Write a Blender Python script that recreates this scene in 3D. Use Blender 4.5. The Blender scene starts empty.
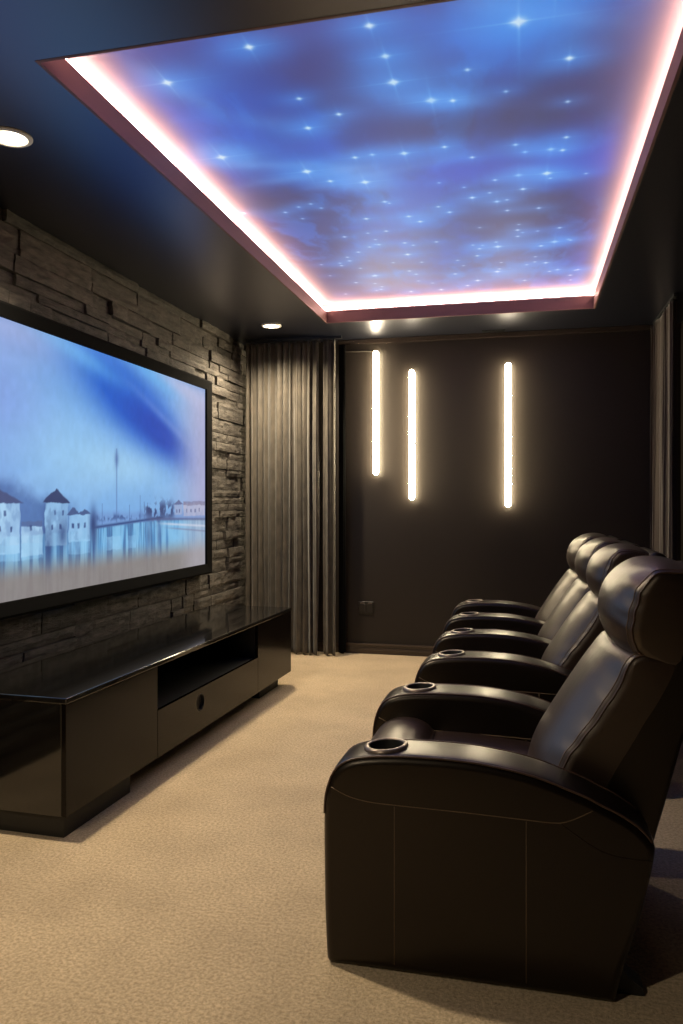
import bpy, bmesh, math, random
import numpy as np
from mathutils import Vector, noise, Matrix

S = bpy.context.scene
C = S.collection
PI = math.pi
random.seed(7)

# ------------------------------------------------------------------ camera, world, exposure
CAM_H = 1.25
YAW = math.radians(13.39)
cam_data = bpy.data.cameras.new('camera')
cam_data.sensor_fit = 'HORIZONTAL'; cam_data.sensor_width = 24.0
cam_data.lens = 771.0 / 683.0 * 24.0
cam_data.shift_y = -9.0 / 683.0
cam_data.clip_start = 0.02
cam = bpy.data.objects.new('camera', cam_data); C.objects.link(cam)
cam.location = (0, 0, CAM_H); cam.rotation_euler = (PI/2, 0, YAW)
S.camera = cam

w = bpy.data.worlds.new('world'); S.world = w; w.use_nodes = True
w.node_tree.nodes['Background'].inputs[0].default_value = (0.5, 0.45, 0.4, 1)
w.node_tree.nodes['Background'].inputs[1].default_value = 0.0
S.view_settings.view_transform = 'Standard'; S.view_settings.look = 'None'
S.view_settings.gamma = 1; S.view_settings.use_curve_mapping = False
S.view_settings.exposure = 0.0

# light levels
P_DOWN = 235.0          # each recessed downlight (W)
P_DOWN_REAR = 245.0
COVE_E = 36.0           # cove strip emission
BAR_E = 65.0            # wall light bars
SCREEN_E = 1.0
MURAL_E = 0.88
WARM = (1.0, 0.83, 0.59)

# ------------------------------------------------------------------ room dimensions
XL, XR, YF, YB, H = -2.36, 1.15, -1.6, 6.29, 2.61
TX0, TX1, TY0, TY1 = -1.455, 0.465, 2.10, 5.64       # tray opening
LIP = 0.085
PANEL_Z = H + 0.17

# ------------------------------------------------------------------ materials
def lin(c):
    return tuple(((v/255.0)/12.92 if v/255.0 <= 0.04045 else ((v/255.0+0.055)/1.055)**2.4) for v in c)

def mat(name, col, rough=0.5, metal=0.0, spec=0.5, coat=0.0, bump=None, var=None, sheen=0.0, coat_rough=0.1):
    """bump=(scale, strength, distance, detail); var=(scale, dark factor, stretch)"""
    m = bpy.data.materials.new(name); m.use_nodes = True
    nt = m.node_tree; b = nt.nodes['Principled BSDF']
    b.inputs['Base Color'].default_value = (*col, 1)
    b.inputs['Roughness'].default_value = rough
    b.inputs['Metallic'].default_value = metal
    b.inputs['Specular IOR Level'].default_value = spec
    b.inputs['Coat Weight'].default_value = coat
    b.inputs['Coat Roughness'].default_value = coat_rough
    b.inputs['Sheen Weight'].default_value = sheen
    tc = nt.nodes.new('ShaderNodeTexCoord')
    def noise_node(scale, stretch=(1,1,1), detail=4):
        mp = nt.nodes.new('ShaderNodeMapping'); mp.inputs['Scale'].default_value = stretch
        nt.links.new(tc.outputs['Object'], mp.inputs['Vector'])
        n = nt.nodes.new('ShaderNodeTexNoise'); n.inputs['Scale'].default_value = scale
        n.inputs['Detail'].default_value = detail
        nt.links.new(mp.outputs['Vector'], n.inputs['Vector'])
        return n
    if var:
        n = noise_node(var[0], var[2] if len(var) > 2 else (1,1,1))
        r = nt.nodes.new('ShaderNodeValToRGB')
        r.color_ramp.elements[0].position = 0.3; r.color_ramp.elements[1].position = 0.7
        r.color_ramp.elements[0].color = (*[c*var[1] for c in col], 1)
        r.color_ramp.elements[1].color = (*col, 1)
        nt.links.new(n.outputs['Fac'], r.inputs['Fac'])
        nt.links.new(r.outputs['Color'], b.inputs['Base Color'])
    if bump:
        n = noise_node(bump[0], bump[4] if len(bump) > 4 else (1,1,1), bump[3])
        bp = nt.nodes.new('ShaderNodeBump'); bp.inputs['Strength'].default_value = bump[1]
        bp.inputs['Distance'].default_value = bump[2]
        nt.links.new(n.outputs['Fac'], bp.inputs['Height'])
        nt.links.new(bp.outputs['Normal'], b.inputs['Normal'])
    return m

def emis(name, col, strength):
    m = bpy.data.materials.new(name); m.use_nodes = True
    b = m.node_tree.nodes['Principled BSDF']
    b.inputs['Base Color'].default_value = (0.8, 0.8, 0.8, 1)
    b.inputs['Emission Color'].default_value = (*col, 1)
    b.inputs['Emission Strength'].default_value = strength
    return m

def picture(name, strength, base, rough=0.6, spec=0.3):
    m = bpy.data.materials.new(name); m.use_nodes = True
    nt = m.node_tree; b = nt.nodes['Principled BSDF']
    b.inputs['Base Color'].default_value = (*base, 1); b.inputs['Roughness'].default_value = rough
    b.inputs['Specular IOR Level'].default_value = spec
    a = nt.nodes.new('ShaderNodeAttribute'); a.attribute_name = 'picture'
    nt.links.new(a.outputs['Color'], b.inputs['Emission Color'])
    b.inputs['Emission Strength'].default_value = strength
    return m

M = {}
M['wall'] = mat('painted_wall', lin((36, 30, 25)), 0.5, spec=0.35, bump=(260, 0.12, 0.002, 3))
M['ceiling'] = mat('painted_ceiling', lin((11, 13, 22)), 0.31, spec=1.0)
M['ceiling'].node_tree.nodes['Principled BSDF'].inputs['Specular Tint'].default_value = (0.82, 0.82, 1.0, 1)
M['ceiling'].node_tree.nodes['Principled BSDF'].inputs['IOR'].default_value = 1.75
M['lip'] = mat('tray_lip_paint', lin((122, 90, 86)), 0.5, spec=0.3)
M['trough'] = mat('cove_white_paint', (0.5, 0.46, 0.46), 0.7)
M['trim'] = mat('dark_trim', lin((64, 54, 48)), 0.22, spec=0.5)
M['leather'] = mat('dark_brown_leather', lin((15, 9, 6)), 0.33, spec=0.42, bump=(420, 0.12, 0.0008, 3), var=(6, 0.8))
M['leather_soft'] = mat('soft_brown_leather', lin((38, 24, 18)), 0.39, spec=1.0, bump=(11, 0.14, 0.010, 4, (1, 1.6, 0.8)), var=(6, 0.85))
M['piping'] = mat('leather_piping', lin((72, 54, 44)), 0.35, spec=0.6)
M['stitch'] = mat('tan_stitching', lin((104, 86, 66)), 0.7)
M['black_plastic'] = mat('black_plastic', (0.008, 0.008, 0.009), 0.45)
M['black_inner'] = mat('black_interior', (0.006, 0.006, 0.006), 0.6)
M['cup_ring'] = mat('brushed_cup_ring', lin((120, 108, 100)), 0.32, metal=0.6)
M['gloss'] = mat('black_gloss_lacquer', (0.006, 0.0055, 0.005), 0.09, spec=0.6, coat=0.3, coat_rough=0.04)
M['front'] = mat('espresso_gloss_front', lin((20, 15, 11)), 0.15, spec=0.15, var=(5, 0.45, (3, 0.6, 5)), coat=0.0, coat_rough=0.08)
M['frame'] = mat('black_velvet_frame', (0.004, 0.004, 0.004), 0.9, spec=0.05)
M['curtain'] = mat('crushed_velvet', lin((84, 77, 66)), 0.55, spec=0.4, sheen=0.25, bump=(60, 0.6, 0.005, 5, (1, 1, 0.35)), var=(26, 0.5, (1, 1, 0.4)))
M['curtain_right'] = mat('plain_dark_drape', lin((50, 37, 30)), 0.8, spec=0.3, sheen=0.3, var=(30, 0.8, (1, 1, 0.2)))
M['metal'] = mat('satin_dark_metal', (0.08, 0.08, 0.08), 0.35, metal=0.8)
M['white_trim'] = mat('white_downlight_trim', (0.75, 0.72, 0.66), 0.4)
M['bar'] = emis('light_bar_diffuser', (1.0, 0.84, 0.55), BAR_E)
M['cove'] = emis('cove_strip_glow', (1.0, 0.56, 0.49), COVE_E)
M['down'] = emis('downlight_lens', (1.0, 0.86, 0.60), 9.0)
M['cable'] = mat('grey_cable', (0.09, 0.08, 0.07), 0.5)
M['socket'] = mat('black_socket_plate', lin((26, 23, 20)), 0.35)
M['socket_face'] = mat('socket_insert', lin((34, 31, 28)), 0.35)

# carpet
for k_ in ('leather', 'leather_soft'):
    M[k_].node_tree.nodes['Principled BSDF'].inputs['Specular Tint'].default_value = (1.0, 0.9, 0.8, 1)
def carpet():
    m = mat('beige_cut_pile_carpet', lin((186, 163, 130)), 0.95, spec=0.1, sheen=0.25)
    nt = m.node_tree; b = nt.nodes['Principled BSDF']; tc = nt.nodes['Texture Coordinate']
    def N(scale, detail, rough=0.6):
        n = nt.nodes.new('ShaderNodeTexNoise'); n.inputs['Scale'].default_value = scale
        n.inputs['Detail'].default_value = detail; n.inputs['Roughness'].default_value = rough
        nt.links.new(tc.outputs['Object'], n.inputs['Vector']); return n
    fine, big = N(95, 5, 0.75), N(2.6, 4, 0.55)
    def ramp(src, p0, p1, c0, c1):
        r = nt.nodes.new('ShaderNodeValToRGB'); e = r.color_ramp.elements
        e[0].position = p0; e[1].position = p1; e[0].color = (*c0, 1); e[1].color = (*c1, 1)
        nt.links.new(src.outputs['Fac'], r.inputs['Fac']); return r
    r1 = ramp(fine, 0.36, 0.62, lin((166, 143, 110)), lin((224, 201, 165)))
    r2 = ramp(big, 0.35, 0.65, (0.80, 0.79, 0.78), (1.0, 1.0, 1.0))
    mx = nt.nodes.new('ShaderNodeMix'); mx.data_type = 'RGBA'; mx.blend_type = 'MULTIPLY'
    mx.inputs[0].default_value = 1.0
    nt.links.new(r1.outputs['Color'], mx.inputs[6]); nt.links.new(r2.outputs['Color'], mx.inputs[7])
    nt.links.new(mx.outputs[2], b.inputs['Base Color'])
    bp = nt.nodes.new('ShaderNodeBump'); bp.inputs['Strength'].default_value = 0.8; bp.inputs['Distance'].default_value = 0.012
    nt.links.new(fine.outputs['Fac'], bp.inputs['Height']); nt.links.new(bp.outputs['Normal'], b.inputs['Normal'])
    return m
M['carpet'] = carpet()

def stone():
    m = mat('split_ledgestone', lin((112, 104, 94)), 0.75, spec=0.35)
    nt = m.node_tree; b = nt.nodes['Principled BSDF']; tc = nt.nodes['Texture Coordinate']
    at = nt.nodes.new('ShaderNodeAttribute'); at.attribute_name = 'tone'
    n = nt.nodes.new('ShaderNodeTexNoise'); n.inputs['Scale'].default_value = 14; n.inputs['Detail'].default_value = 8
    n.inputs['Roughness'].default_value = 0.68
    mp = nt.nodes.new('ShaderNodeMapping'); mp.inputs['Scale'].default_value = (1, 0.6, 2.6)
    nt.links.new(tc.outputs['Object'], mp.inputs['Vector']); nt.links.new(mp.outputs['Vector'], n.inputs['Vector'])
    r = nt.nodes.new('ShaderNodeValToRGB'); e = r.color_ramp.elements
    e[0].position = 0.32; e[1].position = 0.70
    e[0].color = (*lin((44, 41, 38)), 1); e[1].color = (*lin((98, 92, 84)), 1)
    nt.links.new(n.outputs['Fac'], r.inputs['Fac'])
    mx = nt.nodes.new('ShaderNodeMix'); mx.data_type = 'RGBA'; mx.blend_type = 'MULTIPLY'; mx.inputs[0].default_value = 1
    nt.links.new(r.outputs['Color'], mx.inputs[6]); nt.links.new(at.outputs['Color'], mx.inputs[7])
    nt.links.new(mx.outputs[2], b.inputs['Base Color'])
    bp = nt.nodes.new('ShaderNodeBump'); bp.inputs['Strength'].default_value = 0.7; bp.inputs['Distance'].default_value = 0.02
    nt.links.new(n.outputs['Fac'], bp.inputs['Height']); nt.links.new(bp.outputs['Normal'], b.inputs['Normal'])
    return m
M['stone'] = stone()

# ------------------------------------------------------------------ helpers
def obj(name, bm, m, parent=None, smooth=False, bevel=0.0, label=None):
    me = bpy.data.meshes.new(name)
    bmesh.ops.recalc_face_normals(bm, faces=bm.faces[:])
    bm.to_mesh(me); bm.free()
    me.materials.append(m)
    if smooth:
        for p in me.polygons: p.use_smooth = True
    o = bpy.data.objects.new(name, me); C.objects.link(o)
    if parent: o.parent = parent
    if bevel:
        md = o.modifiers.new('bevel', 'BEVEL'); md.width = bevel; md.segments = 3
        md.limit_method = 'ANGLE'; md.angle_limit = math.radians(40)
    if label: o['label'] = label
    return o

def sharp(o, deg=40):
    me = o.data
    bm = bmesh.new(); bm.from_mesh(me)
    for e in bm.edges:
        e.smooth = not (len(e.link_faces) == 2 and e.calc_face_angle(0) > math.radians(deg))
    bm.to_mesh(me); bm.free()
    return o

def box(bm, x0, x1, y0, y1, z0, z1):
    v = [bm.verts.new(p) for p in ((x0,y0,z0),(x1,y0,z0),(x1,y1,z0),(x0,y1,z0),(x0,y0,z1),(x1,y0,z1),(x1,y1,z1),(x0,y1,z1))]
    for f in ((0,3,2,1),(4,5,6,7),(0,1,5,4),(1,2,6,5),(2,3,7,6),(3,0,4,7)):
        bm.faces.new([v[i] for i in f])
    return bm

def boxes(*bs):
    bm = bmesh.new()
    for b in bs: box(bm, *b)
    return bm

def empty(name, loc, rotz=0.0, label=None, cat=None, group=None):
    o = bpy.data.objects.new(name, None); C.objects.link(o)
    o.location = loc; o.rotation_euler = (0, 0, rotz); o.empty_display_size = 0.1
    tag(o, label, cat, group); return o

def tag(o, label, cat, group=None):
    o['label'] = label; o['category'] = cat
    if group: o['group'] = group
    return o

def struct(name, bm, m, **k):
    o = obj(name, bm, m, **k); o['kind'] = 'structure'; return o

def tube(pts, r, seg=8, bm=None, closed=False):
    bm = bm or bmesh.new()
    P = [Vector(p) for p in pts]; n = len(P); rings = []
    for i, p in enumerate(P):
        a = P[(i-1) % n] if (closed or i > 0) else P[i]
        b = P[(i+1) % n] if (closed or i < n-1) else P[i]
        t = (b-a).normalized()
        up = Vector((0, 1, 0)) if abs(t.y) < 0.9 else Vector((1, 0, 0))
        s = t.cross(up).normalized(); q = s.cross(t)
        rings.append([bm.verts.new(p + s*math.cos(2*PI*k/seg)*r + q*math.sin(2*PI*k/seg)*r) for k in range(seg)])
    for i in range(n if closed else n-1):
        A, B = rings[i], rings[(i+1) % n]
        for k in range(seg):
            bm.faces.new((A[k], A[(k+1) % seg], B[(k+1) % seg], B[k]))
    if not closed:
        bm.faces.new(rings[0][::-1]); bm.faces.new(rings[-1])
    return bm

def lathe(prof, seg=40, bm=None, mtx=None):
    bm = bm or bmesh.new(); rings = []
    for r, z in prof:
        if r < 1e-6:
            rings.append([bm.verts.new((0, 0, z))])
        else:
            rings.append([bm.verts.new((r*math.cos(2*PI*k/seg), r*math.sin(2*PI*k/seg), z)) for k in range(seg)])
    for A, B in zip(rings, rings[1:]):
        for k in range(seg):
            a, b = A[k % len(A)], A[(k+1) % len(A)]; c, d = B[(k+1) % len(B)], B[k % len(B)]
            vs = []
            for v in (a, b, c, d):
                if v not in vs: vs.append(v)
            if len(vs) > 2: bm.faces.new(vs)
    if mtx: bmesh.ops.transform(bm, matrix=mtx, verts=bm.verts[:])
    return bm

def resample(pts, n, closed=True, curve=True):
    """dense Catmull-Rom through pts, resampled to n equal steps"""
    P = [Vector((p[0], p[1])) for p in pts]; m = len(P); D = []
    for i in range(m if closed else m-1):
        if closed: p0, p1, p2, p3 = P[i-1], P[i], P[(i+1) % m], P[(i+2) % m]
        else: p0, p1, p2, p3 = P[max(i-1, 0)], P[i], P[i+1], P[min(i+2, m-1)]
        for k in range(16):
            t = k/16.0
            if curve:
                D.append(0.5*((2*p1) + (p2-p0)*t + (2*p0-5*p1+4*p2-p3)*t*t + (3*p1-p0-3*p2+p3)*t**3))
            else:
                D.append(p1.lerp(p2, t))
    D.append(P[0] if closed else P[-1])
    L = [0]
    for a, b in zip(D, D[1:]): L.append(L[-1] + (b-a).length)
    out = []; j = 0
    cnt = n if closed else n-1
    for i in range(n):
        s = L[-1]*i/cnt
        while j < len(L)-2 and L[j+1] < s: j += 1
        f = (s-L[j])/max(L[j+1]-L[j], 1e-9)
        out.append(D[j].lerp(D[j+1], min(f, 1)))
    return out

def normals2(P):
    n = len(P); area = sum(P[i].x*P[(i+1) % n].y - P[(i+1) % n].x*P[i].y for i in range(n))
    s = 1 if area > 0 else -1; N = []
    for i in range(n):
        t = (P[(i+1) % n]-P[i-1]).normalized(); N.append(Vector((t.y*s, -t.x*s)))
    for _ in range(2):
        N = [(N[i-1]+N[i]*2+N[(i+1) % n]).normalized() for i in range(n)]
    return N

class Pad:
    """upholstered body: side profile in the xz plane swept across y with rounded, crowned ends;
    an optional second profile of equal length gives the outline at the two ends"""
    K = 8
    def __init__(s, prof, y0, y1, r=0.03, crown=0.0, n=96, curve=True, wrinkle=0.0, seed=0, edge=None, power=2.6):
        s.edge, s.power, s.prof = edge, power, prof
        s.P = s.dense(prof) if edge else resample(prof, n, True, curve); s.N = normals2(s.P)
        if edge: s.E = s.dense(edge)
        s.y0, s.y1, s.r, s.crown, s.wr, s.seed = y0, y1, r, crown, wrinkle, seed
    def dense(s, pts):
        P = [Vector(p) for p in pts]; m = len(P); D = []
        for i in range(m):
            p0, p1, p2, p3 = P[i-1], P[i], P[(i+1) % m], P[(i+2) % m]
            for k in range(s.K):
                t = k/s.K
                D.append(0.5*((2*p1)+(p2-p0)*t+(2*p0-5*p1+4*p2-p3)*t*t+(3*p1-p0-3*p2+p3)*t**3))
        return D
    def off(s, y):
        mid, half = (s.y0+s.y1)/2, (s.y1-s.y0)/2
        d = half-abs(y-mid); t = abs(y-mid)/half
        o = s.crown*t**2.5
        if d < s.r: o += s.r*(1-math.sqrt(max(0, 1-((s.r-d)/s.r)**2)))
        return o
    def point(s, i, y, extra=0.0):
        o = s.off(y) - extra
        if s.wr:
            t = abs(y-(s.y0+s.y1)/2)/((s.y1-s.y0)/2)
            o += s.wr*t**3*noise.noise(Vector((s.P[i].x*22, y*9+s.seed, s.P[i].y*22)))*1.6
        base = s.P[i]
        if s.edge:
            tt = abs(y-(s.y0+s.y1)/2)/((s.y1-s.y0)/2); base = base.lerp(s.E[i], min(1, tt)**s.power)
        p = base-s.N[i]*o
        return Vector((p.x, y, p.y))
    def build(s, mid=14):
        ys = []; arc = 6
        for k in range(arc+1):
            ys.append(s.y0+s.r*(1-math.cos(k/arc*PI/2)))
        for k in range(1, mid): ys.append(s.y0+s.r+(s.y1-s.y0-2*s.r)*k/mid)
        for k in range(arc, -1, -1): ys.append(s.y1-s.r*(1-math.cos(k/arc*PI/2)))
        bm = bmesh.new(); n = len(s.P)
        rings = [[bm.verts.new(s.point(i, y)) for i in range(n)] for y in ys]
        for A, B in zip(rings, rings[1:]):
            for i in range(n): bm.faces.new((A[i], A[(i+1) % n], B[(i+1) % n], B[i]))
        bm.faces.new(rings[0][::-1]); bm.faces.new(rings[-1])
        return bm
    def seam(s, y, cond, extra=0.001):
        """ordered points of the section at y whose profile point satisfies cond"""
        n = len(s.P); idx = [i for i in range(n) if cond(s.P[i])]
        st = [i for i in idx if (i-1) % n not in idx]
        if not st: return [s.point(i, y, extra) for i in range(n)]
        runs = []
        for a in st:
            run = []; i = a
            while i in idx: run.append(i); i = (i+1) % n
            runs.append(run)
        run = max(runs, key=len)
        return [s.point(i, y, extra) for i in run]

def grid_picture(name, mtl, nu, nv, fpos, colors, parent=None):
    """flat grid nu x nv; colors (nv,nu,3) sRGB 0..1"""
    V = [fpos(i/(nu-1), j/(nv-1)) for j in range(nv) for i in range(nu)]
    F = [(j*nu+i, j*nu+i+1, (j+1)*nu+i+1, (j+1)*nu+i) for j in range(nv-1) for i in range(nu-1)]
    me = bpy.data.meshes.new(name); me.from_pydata(V, [], F); me.materials.append(mtl)
    a = me.color_attributes.new('picture', 'FLOAT_COLOR', 'POINT')
    c = np.clip(colors, 0, 1).reshape(-1, 3)
    c = np.where(c <= 0.04045, c/12.92, ((c+0.055)/1.055)**2.4)
    a.data.foreach_set('color', np.hstack([c, np.ones((len(c), 1))]).astype(np.float32).ravel())
    o = bpy.data.objects.new(name, me); C.objects.link(o)
    if parent: o.parent = parent
    return o

def vnoise(X, Y, seed, octaves=5, gain=0.55):
    rng = np.random.RandomState(seed); out = np.zeros_like(X); amp = 1.0; tot = 0; f = 1.0
    for _ in range(octaves):
        G = rng.rand(128, 128); x, y = X*f+7.3, Y*f+3.1
        xi, yi = np.floor(x).astype(int), np.floor(y).astype(int); u, v = x-xi, y-yi
        u, v = u*u*(3-2*u), v*v*(3-2*v)
        g = lambda a, b: G[b % 128, a % 128]
        out += amp*((g(xi, yi)*(1-u)+g(xi+1, yi)*u)*(1-v)+(g(xi, yi+1)*(1-u)+g(xi+1, yi+1)*u)*v)
        tot += amp; amp *= gain; f *= 2
    return out/tot

def blend(img, mask, col):
    mask = np.clip(mask, 0, 1)[..., None]
    return img*(1-mask)+np.array(col, float)/255.0*mask

def blob(X, Y, cx, cy, rx, ry, ang=0.0):
    c, s = math.cos(math.radians(ang)), math.sin(math.radians(ang))
    dx, dy = X-cx, Y-cy
    return np.exp(-(((dx*c+dy*s)/rx)**2+((-dx*s+dy*c)/ry)**2))

def sstep(a, b, x):
    t = np.clip((x-a)/(b-a), 0, 1); return t*t*(3-2*t)

# ------------------------------------------------------------------ room shell
T = 0.12
struct('floor', boxes((XL-T, XR+T, YF-T, YB+T, -T, 0)), M['carpet'])
struct('wall_back', boxes((XL-T, XR+T, YB, YB+T, 0, H+0.5)), M['wall'])
struct('wall_right', boxes((XR, XR+T, YF, YB, 0, H+0.5)), M['wall'])
struct('wall_front', boxes((XL-T, XR+T, YF-T, YF, 0, H+0.5)), M['wall'])

def stone_wall():
    bm = bmesh.new(); col = bm.verts.layers.float_color.new('tone')
    def setc(vs, t):
        for v in vs: v[col] = (t, t, t, 1)
    n0 = len(bm.verts); box(bm, XL-T, XL, YF-T, YB, 0, H+0.5); setc(bm.verts, 0.35)
    z = 0.0; rng = random.Random(11); row = 0
    while z < H-0.012:
        h = rng.choice((0.055, 0.07, 0.085, 0.11, 0.13, 0.045))
        if z+h > H-0.04: h = H-z
        y = YF-rng.random()*0.4
        while y < YB-0.001:
            L = rng.choice((0.18, 0.28, 0.38, 0.5, 0.62))*rng.uniform(0.8, 1.15)
            y1 = min(y+L, YB)
            y0 = max(y, YF)
            if y1-y0 > 0.01 and y1 > YF:
                subs = [(z, h)]
                if h > 0.1 and rng.random() < 0.45:
                    k = rng.uniform(0.35, 0.65); subs = [(z, h*k), (z+h*k, h*(1-k))]
                for zz, hh in subs:
                    d = rng.uniform(0.006, 0.042); tone = rng.uniform(0.72, 1.08)
                    ny = max(2, int((y1-y0)/0.035)); nz = max(2, int(hh/0.02))
                    g = 0.0022; tilt = rng.uniform(-0.006, 0.006)
                    front = []
                    for j in range(nz+1):
                        r = []
                        for i in range(ny+1):
                            fy, fz = i/ny, j/nz
                            yy = y0+g+(y1-y0-2*g)*fy; zv = zz+g+(hh-2*g)*fz
                            e = min(min(fy, 1-fy)*(y1-y0), min(fz, 1-fz)*hh)
                            q = noise.noise(Vector((yy*16, zv*30, row*3.1)))*0.007+noise.noise(Vector((yy*50, zv*70, 5)))*0.003
                            x = XL+d+q+tilt*(fy-0.5)-max(0, 0.006-e)*0.8
                            r.append(bm.verts.new((max(x, XL+0.002), yy, zv)))
                        front.append(r)
                    for j in range(nz):
                        for i in range(ny):
                            bm.faces.new((front[j][i], front[j][i+1], front[j+1][i+1], front[j+1][i]))
                    loop = front[0][:]+[front[j][-1] for j in range(1, nz+1)]+front[-1][-2::-1]+[front[j][0] for j in range(nz-1, 0, -1)]
                    back = [bm.verts.new((XL-0.002, v.co.y, v.co.z)) for v in loop]
                    for k in range(len(loop)):
                        k2 = (k+1) % len(loop)
                        bm.faces.new((loop[k], back[k], back[k2], loop[k2]))
                    setc([v for r in front for v in r]+back, tone)
            y += L
        z += h; row += 1
    return bm
struct('wall_left', stone_wall(), M['stone'])

# dropped ceiling around the tray, then the lip and the lit trough above it
TW = 0.09
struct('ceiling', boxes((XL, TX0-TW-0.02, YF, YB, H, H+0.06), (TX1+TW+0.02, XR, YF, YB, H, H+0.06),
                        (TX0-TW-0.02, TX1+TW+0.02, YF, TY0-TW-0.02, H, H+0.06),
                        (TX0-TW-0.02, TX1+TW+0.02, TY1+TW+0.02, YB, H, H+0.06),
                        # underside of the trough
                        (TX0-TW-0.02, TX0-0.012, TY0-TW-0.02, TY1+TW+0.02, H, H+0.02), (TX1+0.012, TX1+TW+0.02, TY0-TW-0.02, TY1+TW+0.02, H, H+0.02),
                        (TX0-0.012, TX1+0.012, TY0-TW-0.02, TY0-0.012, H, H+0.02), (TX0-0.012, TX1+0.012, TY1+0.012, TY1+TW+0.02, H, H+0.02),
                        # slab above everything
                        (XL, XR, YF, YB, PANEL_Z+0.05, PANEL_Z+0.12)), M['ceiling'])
L1 = 0.012
struct('trim_1', boxes((TX0-L1, TX0, TY0-L1, TY1+L1, H-0.001, H+LIP), (TX1, TX1+L1, TY0-L1, TY1+L1, H-0.001, H+LIP),
                       (TX0, TX1, TY0-L1, TY0, H-0.001, H+LIP), (TX0, TX1, TY1, TY1+L1, H-0.001, H+LIP)), M['lip'])
ox0, ox1, oy0, oy1 = TX0-TW, TX1+TW, TY0-TW, TY1+TW
struct('trim_2', boxes((ox0-0.02, ox0, oy0-0.02, oy1+0.02, H+0.02, PANEL_Z+0.03), (ox1, ox1+0.02, oy0-0.02, oy1+0.02, H+0.02, PANEL_Z+0.03),
                       (ox0, ox1, oy0-0.02, oy0, H+0.02, PANEL_Z+0.03), (ox0, ox1, oy1, oy1+0.02, H+0.02, PANEL_Z+0.03)), M['trough'])

# baseboards
def skirting(x0, x1, y0, y1, axis):
    bs = []
    if axis == 'y-': bs = [(x0, x1, y1-0.016, y1, 0, 0.085), (x0, x1, y1-0.024, y1-0.014, 0, 0.05), (x0, x1, y1-0.030, y1-0.016, 0.072, 0.084), (x0, x1, y1-0.034, y1-0.024, 0.030, 0.040)]
    else: bs = [(x1-0.016, x1, y0, y1, 0, 0.085), (x1-0.024, x1-0.014, y0, y1, 0, 0.05), (x1-0.020, x1-0.010, y0, y1, 0.078, 0.09)]
    return boxes(*bs)
struct('baseboard_back', skirting(XL+0.05, XR, YB-0.03, YB, 'y-'), M['trim'])
struct('baseboard_right', skirting(XR-0.03, XR, YF, YB-0.03, 'x'), M['trim'])
struct('trim_3', boxes((-1.52, XR, YB-0.02, YB, H-0.035, H), (-1.52, XR, YB-0.03, YB, H-0.012, H)), M['trim'])

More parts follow.
